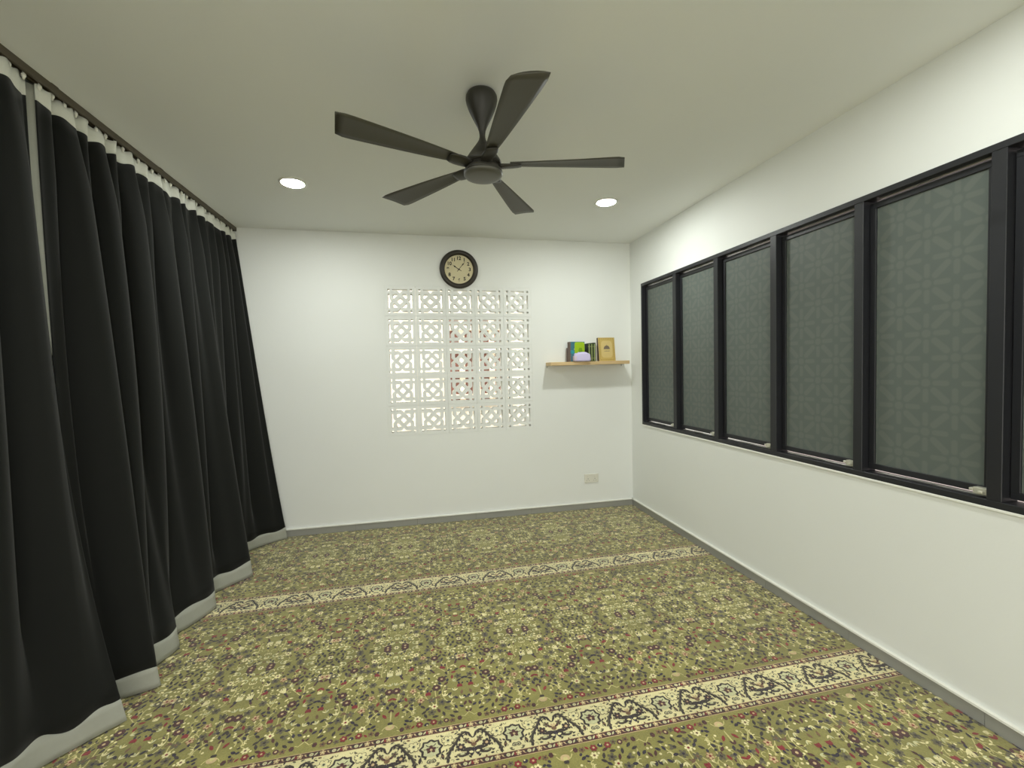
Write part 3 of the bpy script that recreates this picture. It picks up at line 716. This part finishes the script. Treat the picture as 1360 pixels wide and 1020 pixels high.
def arm_mesh():
    bm = bmesh.new()
    secs = [(.070, .030, .012), (.095, .032, .012), (.118, .036, .010), (.145, .037, .009), (.172, .033, .007), (.190, .024, .005)]
    rings = []
    for r, hw, hh in secs:
        rings.append([bm.verts.new((r, hw * math.cos(2 * PI * k / 12), hh * math.sin(2 * PI * k / 12) + hw * math.cos(2 * PI * k / 12) * .2)) for k in range(12)])
    for a, b in zip(rings, rings[1:]):
        for k in range(12): bm.faces.new((a[k], a[(k + 1) % 12], b[(k + 1) % 12], b[k]))
    bm.faces.new(rings[0]); bm.faces.new(rings[-1]); bmesh.ops.recalc_face_normals(bm, faces=bm.faces)
    return mesh_of(bm, 'blade_arm', True)
blm, arm = blade_mesh(), arm_mesh()
for k in range(5):
    a = math.radians(-13 + 72 * k)
    b = obj('blade', blm, M_BLADE, fan, (0, 0, -.352), (0, 0, a))
    obj('blade_arm', arm, M_FAN, b, (0, 0, -.006))

# ------------------------------------------------------------------ downlights
LLAB = ['round white downlight left of the fan, near the curtain', 'round white downlight right of the fan, near the back corner', 'round white downlight over the near end of the windows', 'round white downlight near the curtain above the viewer', 'unseen round white downlight behind the viewer, added to brighten the room']
for (x, y), lb in zip(DOWNLIGHTS, LLAB):
    d = thing('downlight', lb, 'light', (x, y, CEIL), group='ceiling downlights')
    bm = bmesh.new(); lathe(bm, [(.092, 0), (.092, -.004), (.088, -.008), (.080, -.009), (.076, -.008), (.076, 0)], 40, False, False)
    obj('trim_ring', bm, M_LAMPRING, d, smooth=True)
    bm = bmesh.new(); lathe(bm, [(.0755, -.0005), (.0755, -.0060), (.070, -.0095), (.040, -.0110), (.003, -.0112)], 40)
    obj('diffuser', bm, M_DIFF2 if (x > 1 and y < 2) else M_DIFF, d, smooth=True)

# ------------------------------------------------------------------ wall clock
cz = 1.028 + H
clock = thing('wall_clock', 'round wall clock with wide dark brown rim and cream dial', 'clock', (0.418, D, cz))
def up_wall(bm):                              # built facing +z, turned to face -y
    bmesh.ops.rotate(bm, verts=bm.verts, cent=(0, 0, 0), matrix=Matrix.Rotation(PI / 2, 3, 'X')); return bm
bm = bmesh.new(); lathe(bm, [(.186, 0), (.194, .006), (.196, .018), (.190, .030), (.176, .038), (.160, .036), (.150, .026), (.145, .014)], 72, True, False)
obj('rim', up_wall(bm), M_CLOCKRIM, clock, smooth=True)
bm = bmesh.new(); lathe(bm, [(.147, .004), (.147, .012)], 64)
obj('dial', up_wall(bm), M_DIAL, clock)
for n_ in range(1, 13):
    a = PI / 2 - n_ * PI / 6
    obj('numeral', text_mesh('numeral', str(n_), .048, .0006, .0017), M_INK, clock, (.111 * math.cos(a), -.0128, .111 * math.sin(a)), (PI / 2, 0, 0))
def hand(name, ang, ln, tail, w, wide, y):
    bm = bmesh.new(); P = [(-w, -tail), (w, -tail), (w, ln * .45), (wide, ln * .62), (w * .6, ln * .8), (0, ln), (-w * .6, ln * .8), (-wide, ln * .62), (-w, ln * .45)]
    v = [bm.verts.new((x, y, z)) for x, z in P]; v2 = [bm.verts.new((x, y - .0012, z)) for x, z in P]
    bm.faces.new(v); bm.faces.new(list(reversed(v2)))
    for i in range(len(P)): j = (i + 1) % len(P); bm.faces.new((v[i], v2[i], v2[j], v[j]))
    bmesh.ops.recalc_face_normals(bm, faces=bm.faces)
    obj(name, bm, M_INK, clock, (0, 0, 0), (0, math.radians(ang), 0))
hand('hour_hand', -56, .082, .030, .0026, .0075, -.0145)
hand('minute_hand', 39, .105, .030, .0022, .006, -.0165)
bm = bmesh.new(); lathe(bm, [(.007, .012), (.007, .018), (.004, .020)], 20); obj('hand_pin', up_wall(bm), M_INK, clock)

# ------------------------------------------------------------------ shelf and what stands on it
SHT = 1.642                                   # shelf top
SX_0, SX_1, SHD = 1.325, 2.212, 0.18
shelf = thing('wall_shelf', 'pale oak floating shelf on the white back wall by the corner', 'shelf', ((SX_0 + SX_1) / 2, D, SHT), (0, math.radians(-0.35), 0))
hw_ = (SX_1 - SX_0) / 2
obj('shelf_board', bx(-hw_, hw_, -SHD, 0, -0.036, 0, 0.003), M_WOOD, shelf)
for s in (-1, 1):
    bm = bmesh.new(); box(bm, s * (hw_ - .012) - .005, s * (hw_ - .012) + .005, -.004, 0.0, -.058, -.034, .001); box(bm, s * (hw_ - .012) - .005, s * (hw_ - .012) + .005, -.06, 0, -.039, -.036, .0008)
    obj('bracket', bm, M_ALU, shelf)

def book(name, label, x, y, z, w, h, t, cover, group=None, rot=0.0, lean=0.0, face='cover', spine=None):
    """upright book. local x = width seen, y = depth (front at 0, back at +t), z up"""
    r = thing(name, label, 'book', (x, y, z), (lean, 0, rot), group)
    c = 0.0025
    if face == 'cover':
        obj('front_cover', bx(0, w, 0, c, 0, h, .0012), cover, r); obj('back_cover', bx(0, w, t - c, t, 0, h, .0012), cover, r)
        obj('spine', bx(-.0015, .002, 0, t, 0, h, .001), spine or cover, r); obj('page_block', bx(.002, w - .003, c, t - c, .003, h - .003), M_PAGES, r)
    else:                                     # spine faces the room: w = thickness, t = depth
        obj('left_cover', bx(0, c, 0, t, 0, h, .001), cover, r); obj('right_cover', bx(w - c, w, 0, t, 0, h, .001), cover, r)
        obj('spine', bx(0, w, -.003, .002, 0, h, .0015), spine or cover, r); obj('page_block', bx(c, w - c, .002, t - .003, .003, h - .003), M_PAGES, r)
    return r
def plate(name, pts, y, m, parent, th=.0006):
    bm = bmesh.new(); v = [bm.verts.new((x, y, z)) for x, z in pts]; v2 = [bm.verts.new((x, y - th, z)) for x, z in pts]
    bm.faces.new(v); bm.faces.new(list(reversed(v2)))
    for i in range(len(pts)): j = (i + 1) % len(pts); bm.faces.new((v[i], v2[i], v2[j], v[j]))
    bmesh.ops.recalc_face_normals(bm, faces=bm.faces); return obj(name, bm, m, parent)
def blob(cx, cz_, rx, rz, n=14, k=2.0): return [(cx + rx * math.copysign(abs(math.cos(t)) ** (2 / k), math.cos(t)), cz_ + rz * math.copysign(abs(math.sin(t)) ** (2 / k), math.sin(t))) for t in [2 * PI * i / n for i in range(n)]]
zf = lambda x: SHT + (x - (SX_0 + SX_1) / 2) * math.tan(math.radians(0.35)) + .0005
# lime and teal book facing out
b = book('lime_book', 'lime green and teal book facing out on the wooden shelf', 1.555, D - .125, zf(1.56), .172, .212, .060, M_TEAL, spine=M_BROWNPG, rot=math.radians(4))
plate('lime_panel', blob(.112, .112, .058, .096, 24, 8), 0, M_LIME, b); plate('printed_mark', blob(.122, .118, .022, .030, 12, 3), -.0006, M_LIMEDK, b)
plate('teal_band', blob(.026, .104, .024, .018, 14, 5), 0, M_TEALB, b); plate('grey_strip', [(.0, .0), (.012, .0), (.012, .21), (.0, .21)], 0, M_BROWNPG, b); plate('pale_strip', [(.047, .128), (.051, .128), (.051, .14), (.047, .14)], 0, M_PAGES, b)
b = book('thin_booklet', 'thin mauve-grey booklet tucked behind the lime book', 1.545, D - .055, zf(1.55), .10, .150, .012, M_BROWNPG)
# three green volumes with gilt spines
labs = ['dark green gilt-spined volume right beside the lime book', 'middle one of the three dark green gilt-spined volumes', 'dark green gilt-spined volume nearest the gold book']
for i in range(3):
    b = book('green_volume', labs[i], 1.752 + .0295 * i, D - .135, zf(1.78), .0285, .192 + .003 * i, .118, M_BLACKCOVER, 'three dark green volumes', face='spine', spine=M_GREENSP)
    obj('gilt_band', bx(.010, .0205, -.0042, -.0028, .008, .184, .0004), M_SPINEBAND, b)
    for zz in (.03, .155): obj('gilt_line', bx(.002, .0265, -.0040, -.0028, zz, zz + .005, .0003), M_SPINEBAND, b)
# gold book facing out with dome print
GW, GH = .190, .255
b = book('gold_book', 'large gold book with a printed grey dome facing out at shelf right', 1.884, D - .128, zf(1.98), GW, GH, .034, M_GOLD, lean=math.radians(-7), spine=M_BROWNPG)
plate('pale_panel', blob(GW / 2, GH / 2, .064, .092, 28, 5), 0, M_GOLDLT, b)
dome = [(GW / 2 - .040, .128)] + [(GW / 2 + .034 * math.cos(t), .132 + .036 * math.sin(t) ** .9) for t in [PI - PI * k / 12 for k in range(13)]] + [(GW / 2 + .040, .128)]
plate('dome_print', dome, -.0006, M_EMBLEM, b); plate('dome_tip', [(GW / 2 - .003, .166), (GW / 2 + .003, .166), (GW / 2, .180)], -.0006, M_EMBLEM, b)
for k in range(6):
    x = GW / 2 - .030 + .0105 * k
    plate('script_stroke', [(x, .104), (x + .008, .103 + .002 * (k % 2)), (x + .009, .110 + .003 * (k % 3)), (x + .005, .108), (x + .002, .112 - .002 * (k % 2))], -.0006, M_EMBLEM, b)
for side in range(4):
    for k in range(8 if side < 2 else 11):
        if side < 2: cx_, cz_ = .022 + (GW - .044) * k / 7, (.014 if side == 0 else GH - .014)
        else: cx_, cz_ = (.016 if side == 2 else GW - .016), .030 + (GH - .060) * k / 10
        plate('border_ornament', [(cx_ - .006, cz_), (cx_, cz_ - .006), (cx_ + .006, cz_), (cx_, cz_ + .006)], 0, M_GOLDDK, b)
# lavender pouch in front
pouch = thing('pouch', 'small lavender rounded pouch in front of the books', 'pouch', (1.672, D - .172, zf(1.67)), (0, 0, math.radians(-6)))
def superbox(rx, ry, h, n=28, m=10, k=3.2, taper=.16):
    bm = bmesh.new(); rings = []
    for j in range(m + 1):
        v = j / m; zz = h * (0.5 - 0.5 * math.cos(PI * v)) ; s = (1 - abs(2 * zz / h - 1) ** 7) ** (1 / 7) if 0 < j < m else .0
        s = max(s, .02) * (1 - taper * zz / h)
        rings.append([bm.verts.new((rx * s * math.copysign(abs(math.cos(t)) ** (2 / k), math.cos(t)), ry * s * math.copysign(abs(math.sin(t)) ** (2 / k), math.sin(t)), zz + .006 * math.sin(3 * t) * (zz / h) * s)) for t in [2 * PI * i / n for i in range(n)]])
    for a, c_ in zip(rings, rings[1:]):
        for i in range(n): bm.faces.new((a[i], a[(i + 1) % n], c_[(i + 1) % n], c_[i]))
    bm.faces.new(list(reversed(rings[0]))); bm.faces.new(rings[-1]); bmesh.ops.recalc_face_normals(bm, faces=bm.faces)
    return bm
obj('body', superbox(.092, .036, .088, k=6, taper=.12), M_LAV, pouch, smooth=True)
obj('side_panel', bx(-.0935, -.060, -.034, .034, .006, .060, .006, 2), M_LAVDK, pouch); obj('flap', superbox(.056, .028, .016, k=5), M_LAV, pouch, (.004, 0, .080), smooth=True)

# ------------------------------------------------------------------ socket outlet
so = thing('socket_outlet', 'white double socket plate low on the back wall near the corner', 'socket', (1.822, D, 0.352))
obj('plate', bx(-.082, .082, -.010, 0, -.048, .048, .003, 2), M_PLASTIC, so)
for s in (-1, 1):
    sw_ = obj('switch_rocker', bx(s * .040 - .009, s * .040 + .009, -.014, -.009, .014, .034, .0015), M_PLASTIC, so)
    bm = bmesh.new()
    box(bm, s * .040 - .003, s * .040 + .003, -.0108, -.0095, -.010, .000); box(bm, s * .040 - .016, s * .040 - .009, -.0108, -.0095, -.026, -.021); box(bm, s * .040 + .009, s * .040 + .016, -.0108, -.0095, -.026, -.021)
    obj('pin_holes', bm, M_DARKSLOT, so)
